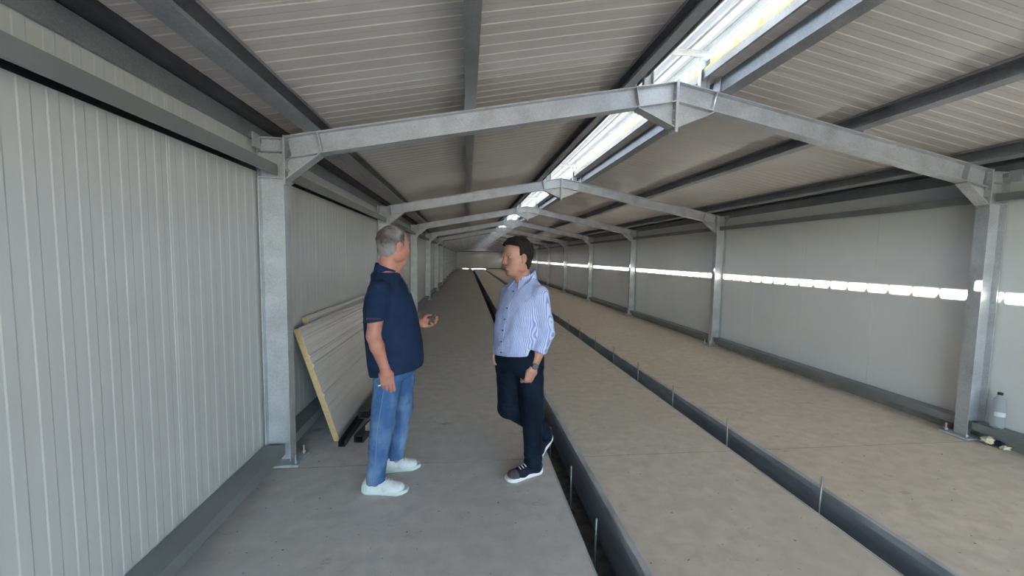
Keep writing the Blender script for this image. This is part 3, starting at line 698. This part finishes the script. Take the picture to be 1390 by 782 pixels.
# ------------------------------------------------------------------ the man in the navy polo shirt
def man_polo():
    global HS
    HS = 1.06
    t = thing('person', 'grey haired man in navy polo shirt, faded blue jeans and white trainers', 'person', (0, 0, 0), None)
    HC = V3(-.487, 2.80, 1.668); F = head_frame((.80, .60, 0), .08)
    shR, elR, wrR = V3(-.552, 2.615, 1.385), V3(-.578, 2.575, 1.095), V3(-.512, 2.60, .868)
    shL, elL, wrL = V3(-.515, 2.985, 1.385), V3(-.560, 3.03, 1.110), V3(-.335, 2.955, 1.116)
    hR, kR, aR = V3(-.505, 2.705, .90), V3(-.545, 2.665, .50), V3(-.600, 2.69, .13)
    hL, kL, aL = V3(-.465, 2.895, .90), V3(-.465, 2.95, .49), V3(-.515, 2.985, .13)
    B = SDF((-.80, 2.45, .05), (-.12, 3.15, 1.84), .004)
    add_head(B, HC, F, 1.20)
    B.cone((-.540, 2.80, 1.44), HC+F[0]*-.022-F[2]*.055, .064, .066, k=.025)
    B.cone(HC+F[0]*.035-F[2]*.105, (-.505, 2.80, 1.47), .036, .036, k=.035)          # under the chin
    B.chain([V3(-.51, 2.8, 1.0), V3(-.52, 2.8, 1.35), V3(-.535, 2.8, 1.45)], [.10, .085, .068], k=.03, w=(0, 1, 0), q=1.5)
    for sh, el, wr in ((shR, elR, wrR), (shL, elL, wrL)):
        B.cone(V3(-.53, 2.8, 1.33), sh, .045, .045, k=.02); B.cone(sh, sh*.4+el*.6, .056, .050, k=.02); B.cone(sh*.4+el*.6, el, .050, .043, k=.01)
        m_ = el*.7+wr*.3; B.cone(el, m_, .043, .044, k=.015); B.cone(m_, wr, .044, .028, k=.015)
    for h, k, a in ((hR, kR, aR), (hL, kL, aL)): B.cone((-.50, 2.8, .98), h, .10, .08, k=.03); B.chain([h, k, a, a-V3(0, 0, .05)], [.08, .055, .035, .035], k=.02)
    # right hand: loose fist hanging, back of the hand to the camera
    hand(B, wrR, (.16, -.02, -1), (-.25, .95, -.1), (.95, .2, .15), [(.30, .95, .7), (.45, 1.1, .8), (.6, 1.25, .9), (.8, 1.4, 1.0)], 1.14, [V3(.25, .5, -.9), V3(-.2, .5, -.85), V3(-.5, .4, -.7)])
    # left hand: half open, palm up towards the camera
    hand(B, wrL, (1, -.08, -.02), (.0, -.75, .65), (.05, .60, .75), [(.35, .75, .5), (.45, .8, .6), (.55, .8, .6), (.6, .9, .6)], .92, [V3(.55, -.25, .8), V3(.8, -.5, .35), V3(.8, -.6, 0)])
    o = organic('body', B, M['skin1'], t)
    P = lambda a, b, d: HC+F[0]*a+F[1]*b+F[2]*d
    eyes(P, F, t, M['hair1'], M['skin1'], .004)
    hair_shell(HC, F, M['hair1'], t, 'hair', .010, .074, side_x=.028, nape=-.088, burn=-.032, seed=3, amp=.0025)
    # polo shirt
    Sh = SDF((-.80, 2.45, .74), (-.20, 3.15, 1.60), .005)
    Sh.stack([(.80, -.478, 2.80, .176, .190), (.90, -.480, 2.80, .186, .195), (1.0, -.486, 2.80, .188, .197), (1.12, -.503, 2.80, .182, .20), (1.24, -.518, 2.80, .170, .205),
              (1.33, -.525, 2.80, .148, .205), (1.39, -.530, 2.80, .118, .190), (1.435, -.538, 2.80, .100, .145), (1.470, -.545, 2.80, .096, .112), (1.490, -.545, 2.80, .086, .094)], (1, 0), k=.02, p=2.3)
    Sl = Sh.like()
    for sh, el in ((shR, elR), (shL, elL)):
        e = sh+(el-sh)*.95; Sl.cone(sh+V3(0, 0, -.01), e, .068, .069, k=.01, w=(1, 0, 0), q=1.05)
    Sl.cut((.12, 0, -1), (-.57, 2.6, 1.188)); Sh.union(Sl, .022)
    Sh.noise(lambda x, y, z: .0045*np.clip((1.35-z)/.3, .3, 1), 9, 9, 5, 2)
    Sh.cut((.16, 0, -1), (-.478, 2.8, .822))
    s = organic('polo_shirt', Sh, M['navy'], t)
    C = SDF((-.68, 2.66, 1.36), (-.36, 2.94, 1.66), .004)
    C.cone((-.545, 2.80, 1.460), (-.530, 2.80, 1.560), .086, .077, k=.004); C.cone((-.548, 2.80, 1.38), (-.525, 2.80, 1.64), .066, .069, k=.003, sub=True)
    C.cut((.36, 0, 1), (-.54, 2.8, 1.528)); C.cut((-.35, 0, -1), (-.54, 2.8, 1.442)); C.ell((-.44, 2.79, 1.50), (.05, .014, .08), k=.004, sub=True)
    organic('collar', C, M['navy'], s)
    pk = MB(); pk.tube([(-.440, 2.79, 1.455), (-.405, 2.79, 1.40), (-.386, 2.79, 1.34)], .006, 8); obj('placket', pk, M['black'], s)
    em = MB()
    for i in range(8): em.box(-.603+.011*i, -.596+.011*i, 2.499+.0004*abs(i-3), 2.506, 1.2125+.001*(i % 2), 1.219)
    M['embroid'] = mat('red_grey_embroidery', (.16, .07, .09), .8); obj('embroidery', em, M['embroid'], s)
    # jeans
    Je = SDF((-.80, 2.50, .07), (-.22, 3.12, 1.0), .005)
    Je.stack([(.78, -.485, 2.80, .120, .165), (.86, -.490, 2.80, .150, .178), (.98, -.49, 2.80, .15, .175)], (1, 0), k=.04, p=2.2)
    Je.cone(hR+V3(0, .01, -.03), kR, .098, .079, k=.03); Je.cone(kR, aR+V3(.0, 0, .0), .079, .060, k=.02); Je.cone(hL+V3(.01, -.01, -.03), kL, .098, .078, k=.03); Je.cone(kL, aL, .078, .060, k=.02)
    Je.cone(aR, aR-V3(-.006, 0, .06), .061, .066, k=.01); Je.cone(aL, aL-V3(-.006, 0, .06), .061, .065, k=.01)
    Je.noise(lambda x, y, z: .004+.005*np.exp(-((z-.17)/.09)**2)+.003*np.exp(-((z-.5)/.1)**2), 8, 8, 17, 5)
    Je.cut((.12, 0, -1), (-.6, 2.8, .082))
    jn = organic('jeans', Je, M['denim1'], t)
    co = np.array([v.co[:] for v in jn.data.vertices]); sp = []
    for z in np.arange(.11, .80, .03):
        x = np.interp(z, (.1, .5, .8), (-.600, -.560, -.515)); m_ = (np.abs(co[:, 2]-z) < .006) & (np.abs(co[:, 0]-x) < .012)
        if m_.any(): sp.append((x, co[m_, 1].min()-.0005, z))
    M['seam'] = mat('light_denim_seam', (.15, .25, .42), .85); obj('seam', MB().tube(sp, .002, 6), M['seam'], jn)
    shoe(t, (-.685, 2.712, 0), (-.385, 2.684, 0), M['white'], M['sole1']); shoe(t, (-.635, 2.962, 0), (-.345, 3.015, 0), M['white'], M['sole1'])
    # dark object in the left hand and a cigarette stub in the right
    g = MB(); T = Matrix.Translation((-.246, 2.935, 1.135)) @ Matrix.Rotation(math.radians(22), 4, 'Y')
    g.box(-.017, .017, -.007, .007, -.045, .028, T); g.prism([(-.012, .028), (.012, .028), (.004, .062), (-.002, .062)], -.004, .004)
    for i in range(8, 16): g.v[i] = tuple(T @ Vector(g.v[i]))
    o = bevel(obj('key_fob', g, M['black']), .003); tag(o, 'small dark key fob held in the raised left hand of the man in navy', 'key fob')
    c = MB().tube([(-.555, 2.585, .772), (-.520, 2.60, .778)], .0045, 8); o = obj('cigarette', c, M['lace']); tag(o, 'white cigarette stub held in the lowered fist beside the blue jeans', 'cigarette')
man_polo()

# ------------------------------------------------------------------ the man in the striped shirt
def man_stripes():
    global HS
    HS = 1.09
    t = thing('person', 'dark haired man in striped light blue shirt, dark jeans and wrist watch', 'person', (0, 0, 0), None)
    f2 = nrm((-.80, -.60, 0)); l2 = V3(.60, -.80, 0)
    HC = V3(.352, 2.872, 1.606); F = head_frame((-.86, -.50, 0), .12)
    shL, elL, wrL = V3(.512, 2.775, 1.355), V3(.566, 2.790, 1.065), V3(.465, 2.725, .835)
    shR, elR, wrR = V3(.318, 3.035, 1.345), V3(.345, 3.13, 1.11), V3(.236, 2.965, .960)
    hL, kL, aL = V3(.452, 2.815, .90), V3(.478, 2.79, .49), V3(.497, 2.835, .12)
    hR, kR, aR = V3(.325, 2.960, .90), V3(.318, 2.880, .500), V3(.612, 3.045, .245)
    B = SDF((.08, 2.55, .05), (.80, 3.28, 1.80), .004)
    add_head(B, HC, F, 1.10, .8)
    B.cone((.428, 2.914, 1.40), HC+F[0]*-.022-F[2]*.06, .056, .058, k=.025); B.cone(HC+F[0]*.03-F[2]*.10, (.40, 2.89, 1.43), .028, .045, k=.03)
    B.chain([V3(.375, 2.89, 1.0), V3(.405, 2.90, 1.32), V3(.428, 2.913, 1.42)], [.085, .07, .058], k=.03, w=l2, q=1.5)
    for sh, el, wr in ((shL, elL, wrL), (shR, elR, wrR)):
        B.cone(V3(.42, 2.905, 1.31), sh, .040, .042, k=.02); B.cone(sh, el, .050, .043, k=.02); m_ = el*.7+wr*.3; B.cone(el, m_, .043, .044, k=.015); B.cone(m_, wr, .044, .028, k=.015)
    for h, k, a in ((hL, kL, aL), (hR, kR, aR)): B.cone((.38, 2.89, .98), h, .09, .075, k=.03); B.chain([h, k, a, a-V3(0, 0, .03)], [.075, .055, .035, .035], k=.02)
    # left hand: fist hanging, back of the hand to the camera
    hand(B, wrL, (-.28, -.10, -1), (-.35, .90, .0), (-.90, -.35, .25), [(1.1, 1.5, .9), (1.1, 1.55, .9), (1.1, 1.55, .9), (1.1, 1.55, .9)], 1.12, [V3(-.35, .5, -.8), V3(-.1, .75, -.6), V3(.4, .7, -.4)])
    # right hand hanging relaxed
    hand(B, wrR, (-.30, -.15, -.95), (.55, -.35, -.2), (-.35, -.90, .1), [(.25, .5, .3), (.35, .55, .35), (.4, .6, .35), (.45, .6, .4)], .95, [V3(.1, -.5, -.8), V3(.1, -.2, -.9), V3(.2, 0, -1)])
    organic('body', B, M['skin2'], t)
    P = lambda a, b, d: HC+F[0]*a+F[1]*b+F[2]*d
    eyes(P, F, t, M['hair2'], M['skin2'], .0050)
    hair_shell(HC, F, M['hair2'], t, 'hair', .018, .062, side_x=.022, nape=-.085, burn=-.045, seed=5, amp=.003)
    M['stripe'] = striped('blue_striped_cotton', (float(l2[0]), float(l2[1]), 0)); M['tee'] = mat('navy_undershirt', (.012, .016, .04), .8)
    Sh = SDF((.08, 2.55, .80), (.80, 3.28, 1.56), .005)
    nz = lambda X, Y, Z: 0
    Sh.stack([(.86, .370, 2.885, .135, .172), (.93, .367, 2.885, .146, .180), (1.02, .368, 2.887, .146, .182), (1.12, .376, 2.892, .138, .184), (1.22, .388, 2.897, .130, .188),
              (1.30, .402, 2.902, .118, .188), (1.355, .414, 2.907, .100, .172), (1.395, .424, 2.912, .090, .140), (1.435, .429, 2.915, .080, .096), (1.462, .429, 2.915, .072, .076)], f2, k=.02, p=2.3)
    Sh.cone(shL+V3(0, 0, -.008), elL, .064, .060, k=.03); Sh.cone(elL, elL*.42+wrL*.58, .060, .056, k=.015)
    Sh.cone(shR+V3(0, 0, -.008), elR, .062, .058, k=.03); Sh.cone(elR, elR*.5+wrR*.5, .058, .054, k=.015)
    c = elL*.50+wrL*.50; Sh.cone(c, elL*.42+wrL*.58, .061, .060, k=.004)                    # rolled cuff
    Sh.noise(lambda x, y, z: .0065*np.clip((1.40-z)/.2, .2, 1), 10, 10, 13, 11)
    sl, X, Y, Z = Sh._win(Sh.lo, Sh.lo+Sh.n*Sh.h, 0)
    armdir = nrm(wrL-elL); cp = elL*.42+wrL*.58
    near = ((X-cp[0])**2+(Y-cp[1])**2+(Z-cp[2])**2) < .10**2; pl_ = (X-cp[0])*armdir[0]+(Y-cp[1])*armdir[1]+(Z-cp[2])*armdir[2]
    body_d = (X-.37)*l2[0]+(Y-2.885)*l2[1]
    Sh.d = np.where(near & (body_d > .168), np.maximum(Sh.d, pl_), Sh.d).astype(np.float32)
    Sh.cut(nrm(V3(.10, -.05, -1)), (.36, 2.885, .905))
    s = organic('striped_shirt', Sh, M['stripe'], t)
    C = SDF((.27, 2.76, 1.32), (.58, 3.06, 1.64), .004); cc = V3(.430, 2.914, 0)
    C.cone(cc+V3(0, 0, 1.430), cc+V3(-.012, -.009, 1.530), .086, .072, k=.004); C.cone(cc+V3(.003, .002, 1.34), cc+V3(-.020, -.014, 1.62), .062, .064, k=.003, sub=True)
    C.cut(nrm(V3(-.34, -.26, 1)), cc+V3(0, 0, 1.496)); C.cut(nrm(V3(.30, .23, -1)), cc+V3(0, 0, 1.40))
    C.cone(cc+f2*.085+V3(0, 0, 1.385), cc+f2*.075+V3(0, 0, 1.50), .006, .030, k=.004, sub=True)
    organic('collar', C, M['stripe'], s)
    for q in (-1, 1):
        a = [cc+l2*.074*q-f2*.01+V3(0, 0, 1.492), cc+f2*.078+l2*.012*q+V3(0, 0, 1.452), cc+f2*.125+l2*.050*q+V3(0, 0, 1.375), cc+f2*.060+l2*.104*q+V3(0, 0, 1.432)]
        nn = nrm(f2*.7+l2*.5*q+V3(0, 0, .6))*.005; fb = MB().add(a+[p+nn for p in a], [(0, 1, 2, 3), (4, 5, 6, 7), (0, 1, 5, 4), (1, 2, 6, 5), (2, 3, 7, 6), (3, 0, 4, 7)])
        obj('collar_flap', fb, M['stripe'], s)
    te = MB().tube([cc+f2*.030+V3(0, 0, 1.40), cc+f2*.036+V3(0, 0, 1.468)], [.045, .040], 16); obj('undershirt', te.mesh('undershirt', True), M['tee'], t)
    # front edge of the shirt with its buttons
    front = []
    for z in np.linspace(1.36, .93, 12):
        zz = [.86, .93, 1.02, 1.12, 1.22, 1.30, 1.355, 1.395]; cx = np.interp(z, zz, [.370, .367, .368, .376, .388, .402, .414, .424]); cyy = np.interp(z, zz, [2.885, 2.885, 2.887, 2.892, 2.897, 2.902, 2.907, 2.912]); dp = np.interp(z, zz, [.135, .146, .146, .138, .130, .118, .100, .084])
        front.append(V3(cx, cyy, z)+f2*(dp+.0015))
    pk = MB()
    for a, b_ in zip(front[:-1], front[1:]):
        w = l2*.014; n0 = f2*.003
        pk.add([a-w, a+w, b_+w, b_-w, a-w+n0, a+w+n0, b_+w+n0, b_-w+n0], [(0, 1, 2, 3), (4, 5, 6, 7), (0, 4, 7, 3), (1, 5, 6, 2), (0, 1, 5, 4), (3, 2, 6, 7)])
    obj('placket', pk, M['stripe'], s)
    for i in (0, 3, 5, 7, 9, 11): obj('button', MB().tube([front[i]+f2*.002, front[i]+f2*.007], .0055, 10), M['tee'], s)
    # jeans
    Je = SDF((.08, 2.60, .06), (.82, 3.25, .99), .005)
    Je.stack([(.78, .380, 2.89, .110, .158), (.86, .376, 2.888, .128, .168), (.98, .374, 2.888, .128, .168)], f2, k=.04, p=2.2)
    Je.cone(hL+V3(.005, 0, -.03), kL, .100, .080, k=.05); Je.cone(kL, aL, .077, .066, k=.02); Je.cone(aL, aL-V3(0, 0, .04), .066, .068, k=.01)
    Je.cone(hR+V3(-.005, 0, -.03), kR, .104, .084, k=.05); Je.cone(kR, aR, .077, .058, k=.02); Je.cone(aR, aR+V3(.020, .012, -.045), .058, .055, k=.01)
    Je.noise(lambda x, y, z: .004+.006*np.exp(-((z-.16)/.09)**2), 8, 8, 18, 15)
    Je.cut((0, 0, -1), (0, 0, .070))
    j = organic('jeans', Je, M['denim2'], t)
    M['stitch'] = mat('tan_stitching', (.22, .17, .12), .8)
    shoe(t, (.566, 2.872, 0), (.285, 2.752, 0), M['suede'], M['sole2'], M['mudguard'])
    shoe(t, (.690, 3.125, .150), (.505, 2.945, .010), M['suede'], M['sole2'], M['mudguard'])
    # wrist watch
    wd = nrm(wrL-elL); wc = wrL-wd*.012; out = nrm(V3(.1, -1, .1)-wd*(V3(.1, -1, .1)@wd)); sd = np.cross(wd, out)
    w = MB(); n = 20
    for i in range(n):
        a0, a1 = 2*math.pi*i/n, 2*math.pi*(i+1)/n; R0, R1 = .031, .035
        q = lambda a, r: wc+out*math.cos(a)*r+sd*math.sin(a)*r*1.05
        vs_ = [q(a, r)+wd*z for a in (a0, a1) for r in (R0, R1) for z in (-.011, .011)]
        w.add(vs_, [(0, 1, 3, 2), (4, 5, 7, 6), (2, 3, 7, 6), (0, 1, 5, 4), (0, 2, 6, 4), (1, 3, 7, 5)])
    wt = obj('wrist_watch', w, M['black'], t); wt['label'] = 'black watch strap'
    dl = MB().tube([wc+out*.031, wc+out*.042], [.022, .020], 24); obj('watch_case', dl, M['black'], wt)
man_stripes()

# ------------------------------------------------------------------ thin steel rods standing in the trenches
def rod(x, y, z0, z1, lean, lab, grp):
    b = MB().tube([(0, 0, 0), (lean[0]*.5, lean[1]*.5, (z1-z0)*.55), (lean[0], lean[1], z1-z0)], .0065, 8)
    o = obj('steel_rod', b.mesh('steel_rod', True), M['rod'], None, (x, y, z0)); tag(o, lab, 'rod', grp)
y = 2.35
for i in range(16):
    w = ORD[i]
    rod(2.375+random.uniform(-.01, .01), y, -.299, .18+random.uniform(-.012, .015), (random.uniform(-.012, .012), random.uniform(-.012, .012)), f'thin steel rod sticking up out of the right trench, {w} from the camera', 'rods standing in the right trench')
    y += .965
for i, (y, zt) in enumerate(((2.28, .015), (2.86, .02), (3.62, .01), (4.3, .05), (4.95, .02), (5.7, .04), (6.6, .03), (7.5, .04), (8.4, .03), (9.3, .04))):
    rod(.80, y, -.299, zt, (random.uniform(-.01, .01), random.uniform(-.04, .04)), f'short pale rod inside the trench beside the men, {ORD[i]} from the camera', 'rods inside the left trench')

# ------------------------------------------------------------------ sandwich panels leaning on the left wall
def leaning(name, xb, xt, zt, y0, y1, lab, ribs=True):
    t = thing(name, lab, 'sandwich panel', (xb, y0, 0), 'sandwich panels leaning on the left wall')
    L = math.hypot(xt-xb, zt); a = math.atan2(zt, xt-xb)          # local: u up the panel, v out of its face
    u = Vector((math.cos(a), 0, math.sin(a))); v = Vector((math.sin(a), 0, -math.cos(a)))
    if v.x < 0: v = -v
    def Q(s_, d): q = u*s_+v*d; return (q.x, q.z)
    prof = [(0, .0)]
    for s0, hgt, wd in ((.24, .004, .03), (.31, .004, .03), (.40, .012, .035), (.49, .004, .03), (.57, .004, .03), (.66, .016, .04), (.745, .012, .03), (.82, .004, .03), (.90, .012, .035), (.97, .006, .025)):
        s0 *= L*.99; prof += [(s0, 0), (s0+.008, hgt), (s0+wd-.008, hgt), (s0+wd, 0)]
    prof.append((L, 0))
    face = MB().prism([Q(s_, d) for s_, d in prof]+[Q(L, -.004), Q(0, -.004)], 0, y1-y0)
    obj('metal_face', face, M['ceil'], t)
    obj('foam_core', MB().prism([Q(.004, -.005), Q(L-.004, -.005), Q(L-.004, -.042), Q(.004, -.042)], .003, y1-y0-.003), M['foam'], t)
    obj('back_sheet', MB().prism([Q(0, -.043), Q(L, -.043), Q(L, -.046), Q(0, -.046)], 0, y1-y0), M['panel'], t)
leaning('sandwich_panel', -1.075, -1.390, .985, 3.50, 6.15, 'ribbed sandwich panel with yellow foam edge leaning against the wall, front one of two')
leaning('sandwich_panel', -1.19, -1.462, 1.03, 3.86, 6.60, 'second sandwich panel leaning behind the front one, only its top edge showing')
# steel offcuts lying at the foot of the panels
def offcut(w, h, L, loc, rz, rx, m, lab, t_=.003, opening='up'):
    ln = [(-w/2, h), (-w/2, 0), (w/2, 0), (w/2, h)]
    if opening == 'side': ln = [(w/2, h), (-w/2, h), (-w/2, 0), (w/2, 0)]
    if opening == 'box': ln = [(-w/2, h), (-w/2, 0), (w/2, 0), (w/2, h), (-w/2, h)]
    o = obj('steel_profile', MB().sheet(ln, t_, 0, L), m, None, loc); o.rotation_euler = (rx, 0, rz); tag(o, lab, 'steel profile', 'steel profiles on the floor'); return o
offcut(.055, .05, 1.6, (-1.025, 3.38, .004), math.radians(-1), 0, M['dark'], 'long dark steel channel lying on the floor along the leaning panel', .004)
offcut(.09, .07, .85, (-.915, 3.66, .13), math.radians(-3), math.radians(1), M['dark'], 'short dark channel offcut on top of the pile by the leaning panel', .004, 'side')
offcut(.08, .06, .62, (-.905, 3.44, .006), math.radians(-8), 0, M['dark'], 'dark square steel offcut at the bottom of the pile by the leaning panel', .004, 'box')
offcut(.05, .045, .55, (-.845, 3.52, .075), math.radians(-10), 0, M['panel'], 'pale folded strip resting across the pile of dark offcuts', .003, 'up')
# ------------------------------------------------------------------ bottle on the right base channel
def bottle():
    t = thing('water_bottle', 'clear plastic water bottle with black cap standing on the right base channel', 'bottle', (4.715, 2.985, .1575))
    prof = [(.000, .004), (.036, .000), (.043, .006), (.044, .05), (.042, .058), (.044, .066), (.044, .10), (.042, .108), (.044, .116), (.044, .15), (.041, .158), (.044, .168), (.044, .20), (.041, .235), (.032, .265), (.018, .285), (.0135, .292), (.0135, .302)]
    n = 24; b = MB(); vs_ = [(r*math.cos(2*math.pi*k/n), r*math.sin(2*math.pi*k/n), z) for r, z in prof for k in range(n)]
    b.add(vs_, [(i*n+k, i*n+(k+1) % n, (i+1)*n+(k+1) % n, (i+1)*n+k) for i in range(len(prof)-1) for k in range(n)])
    M['pet'] = mat('clear_plastic', (.86, .90, .92), .06, trans=.82, ior=1.12)
    o = obj('bottle_body', b.mesh('bottle_body', True), M['pet'], t)
    c = MB().tube([(0, 0, .300), (0, 0, .303), (0, 0, .320), (0, 0, .322)], [.0165, .018, .018, .016], 20); obj('bottle_cap', c, M['black'], t)
    M['label'] = mat('faint_label', (.55, .58, .60), .5)
    lb = MB()
    for i in range(n):
        a0, a1 = 2*math.pi*i/n, 2*math.pi*(i+1)/n; R = .0448
        if math.cos(a0-math.radians(235)) < .35: continue
        lb.add([(R*math.cos(a0), R*math.sin(a0), .112), (R*math.cos(a1), R*math.sin(a1), .112), (R*math.cos(a1), R*math.sin(a1), .150), (R*math.cos(a0), R*math.sin(a0), .150)], [(0, 1, 2, 3)])
    lbo = obj('bottle_label', lb, M['label'], t); md = lbo.modifiers.new('thick', 'SOLIDIFY'); md.thickness = .0006
bottle()
# crumpled scraps at the foot of the right column
def scrap(name, loc, r, m, lab, cat, seed, stretch=(1, 1, .6)):
    bm = bmesh.new(); bmesh.ops.create_icosphere(bm, subdivisions=3, radius=1)
    rs = random.Random(seed); ph = [rs.uniform(0, 6) for _ in range(6)]
    for v in bm.verts:
        p = v.co; k = 1+.35*math.sin(p.x*5+ph[0])*math.sin(p.y*6+ph[1])+.25*math.sin(p.z*9+ph[2]+p.x*7)+.15*math.sin(p.y*15+ph[3])
        v.co = Vector((p.x*stretch[0], p.y*stretch[1], p.z*stretch[2]))*k*r
    lo = min(v.co.z for v in bm.verts)
    for v in bm.verts: v.co.z -= lo
    me = bpy.data.meshes.new(name); bm.to_mesh(me); bm.free(); me.polygons.foreach_set('use_smooth', [True]*len(me.polygons)); o = obj(name, me, m, None, loc); tag(o, lab, cat); return o
M['scrap'] = mat('cream_foam', (.66, .58, .36), .9, 0, var=((.74, .68, .5), 30, 3, .3, .7)); M['bluebag'] = mat('dark_blue_plastic', (.02, .03, .09), .3)
scrap('foam_scrap', (4.640, 2.990, 0), .034, M['scrap'], 'cream scrap of hardened foam on the floor beside the right column foot', 'scrap', 4, (1.3, 1, .9))
scrap('foam_crumb', (4.665, 2.885, 0), .024, M['scrap'], 'smaller cream foam crumb lying farthest from the right column foot', 'scrap', 9, (1.6, 1, .7))
scrap('plastic_wrapper', (4.72, 2.955, 0.0), .026, M['bluebag'], 'crumpled dark blue wrapper under the bottle by the right column', 'wrapper', 2, (1, 1.4, .7))
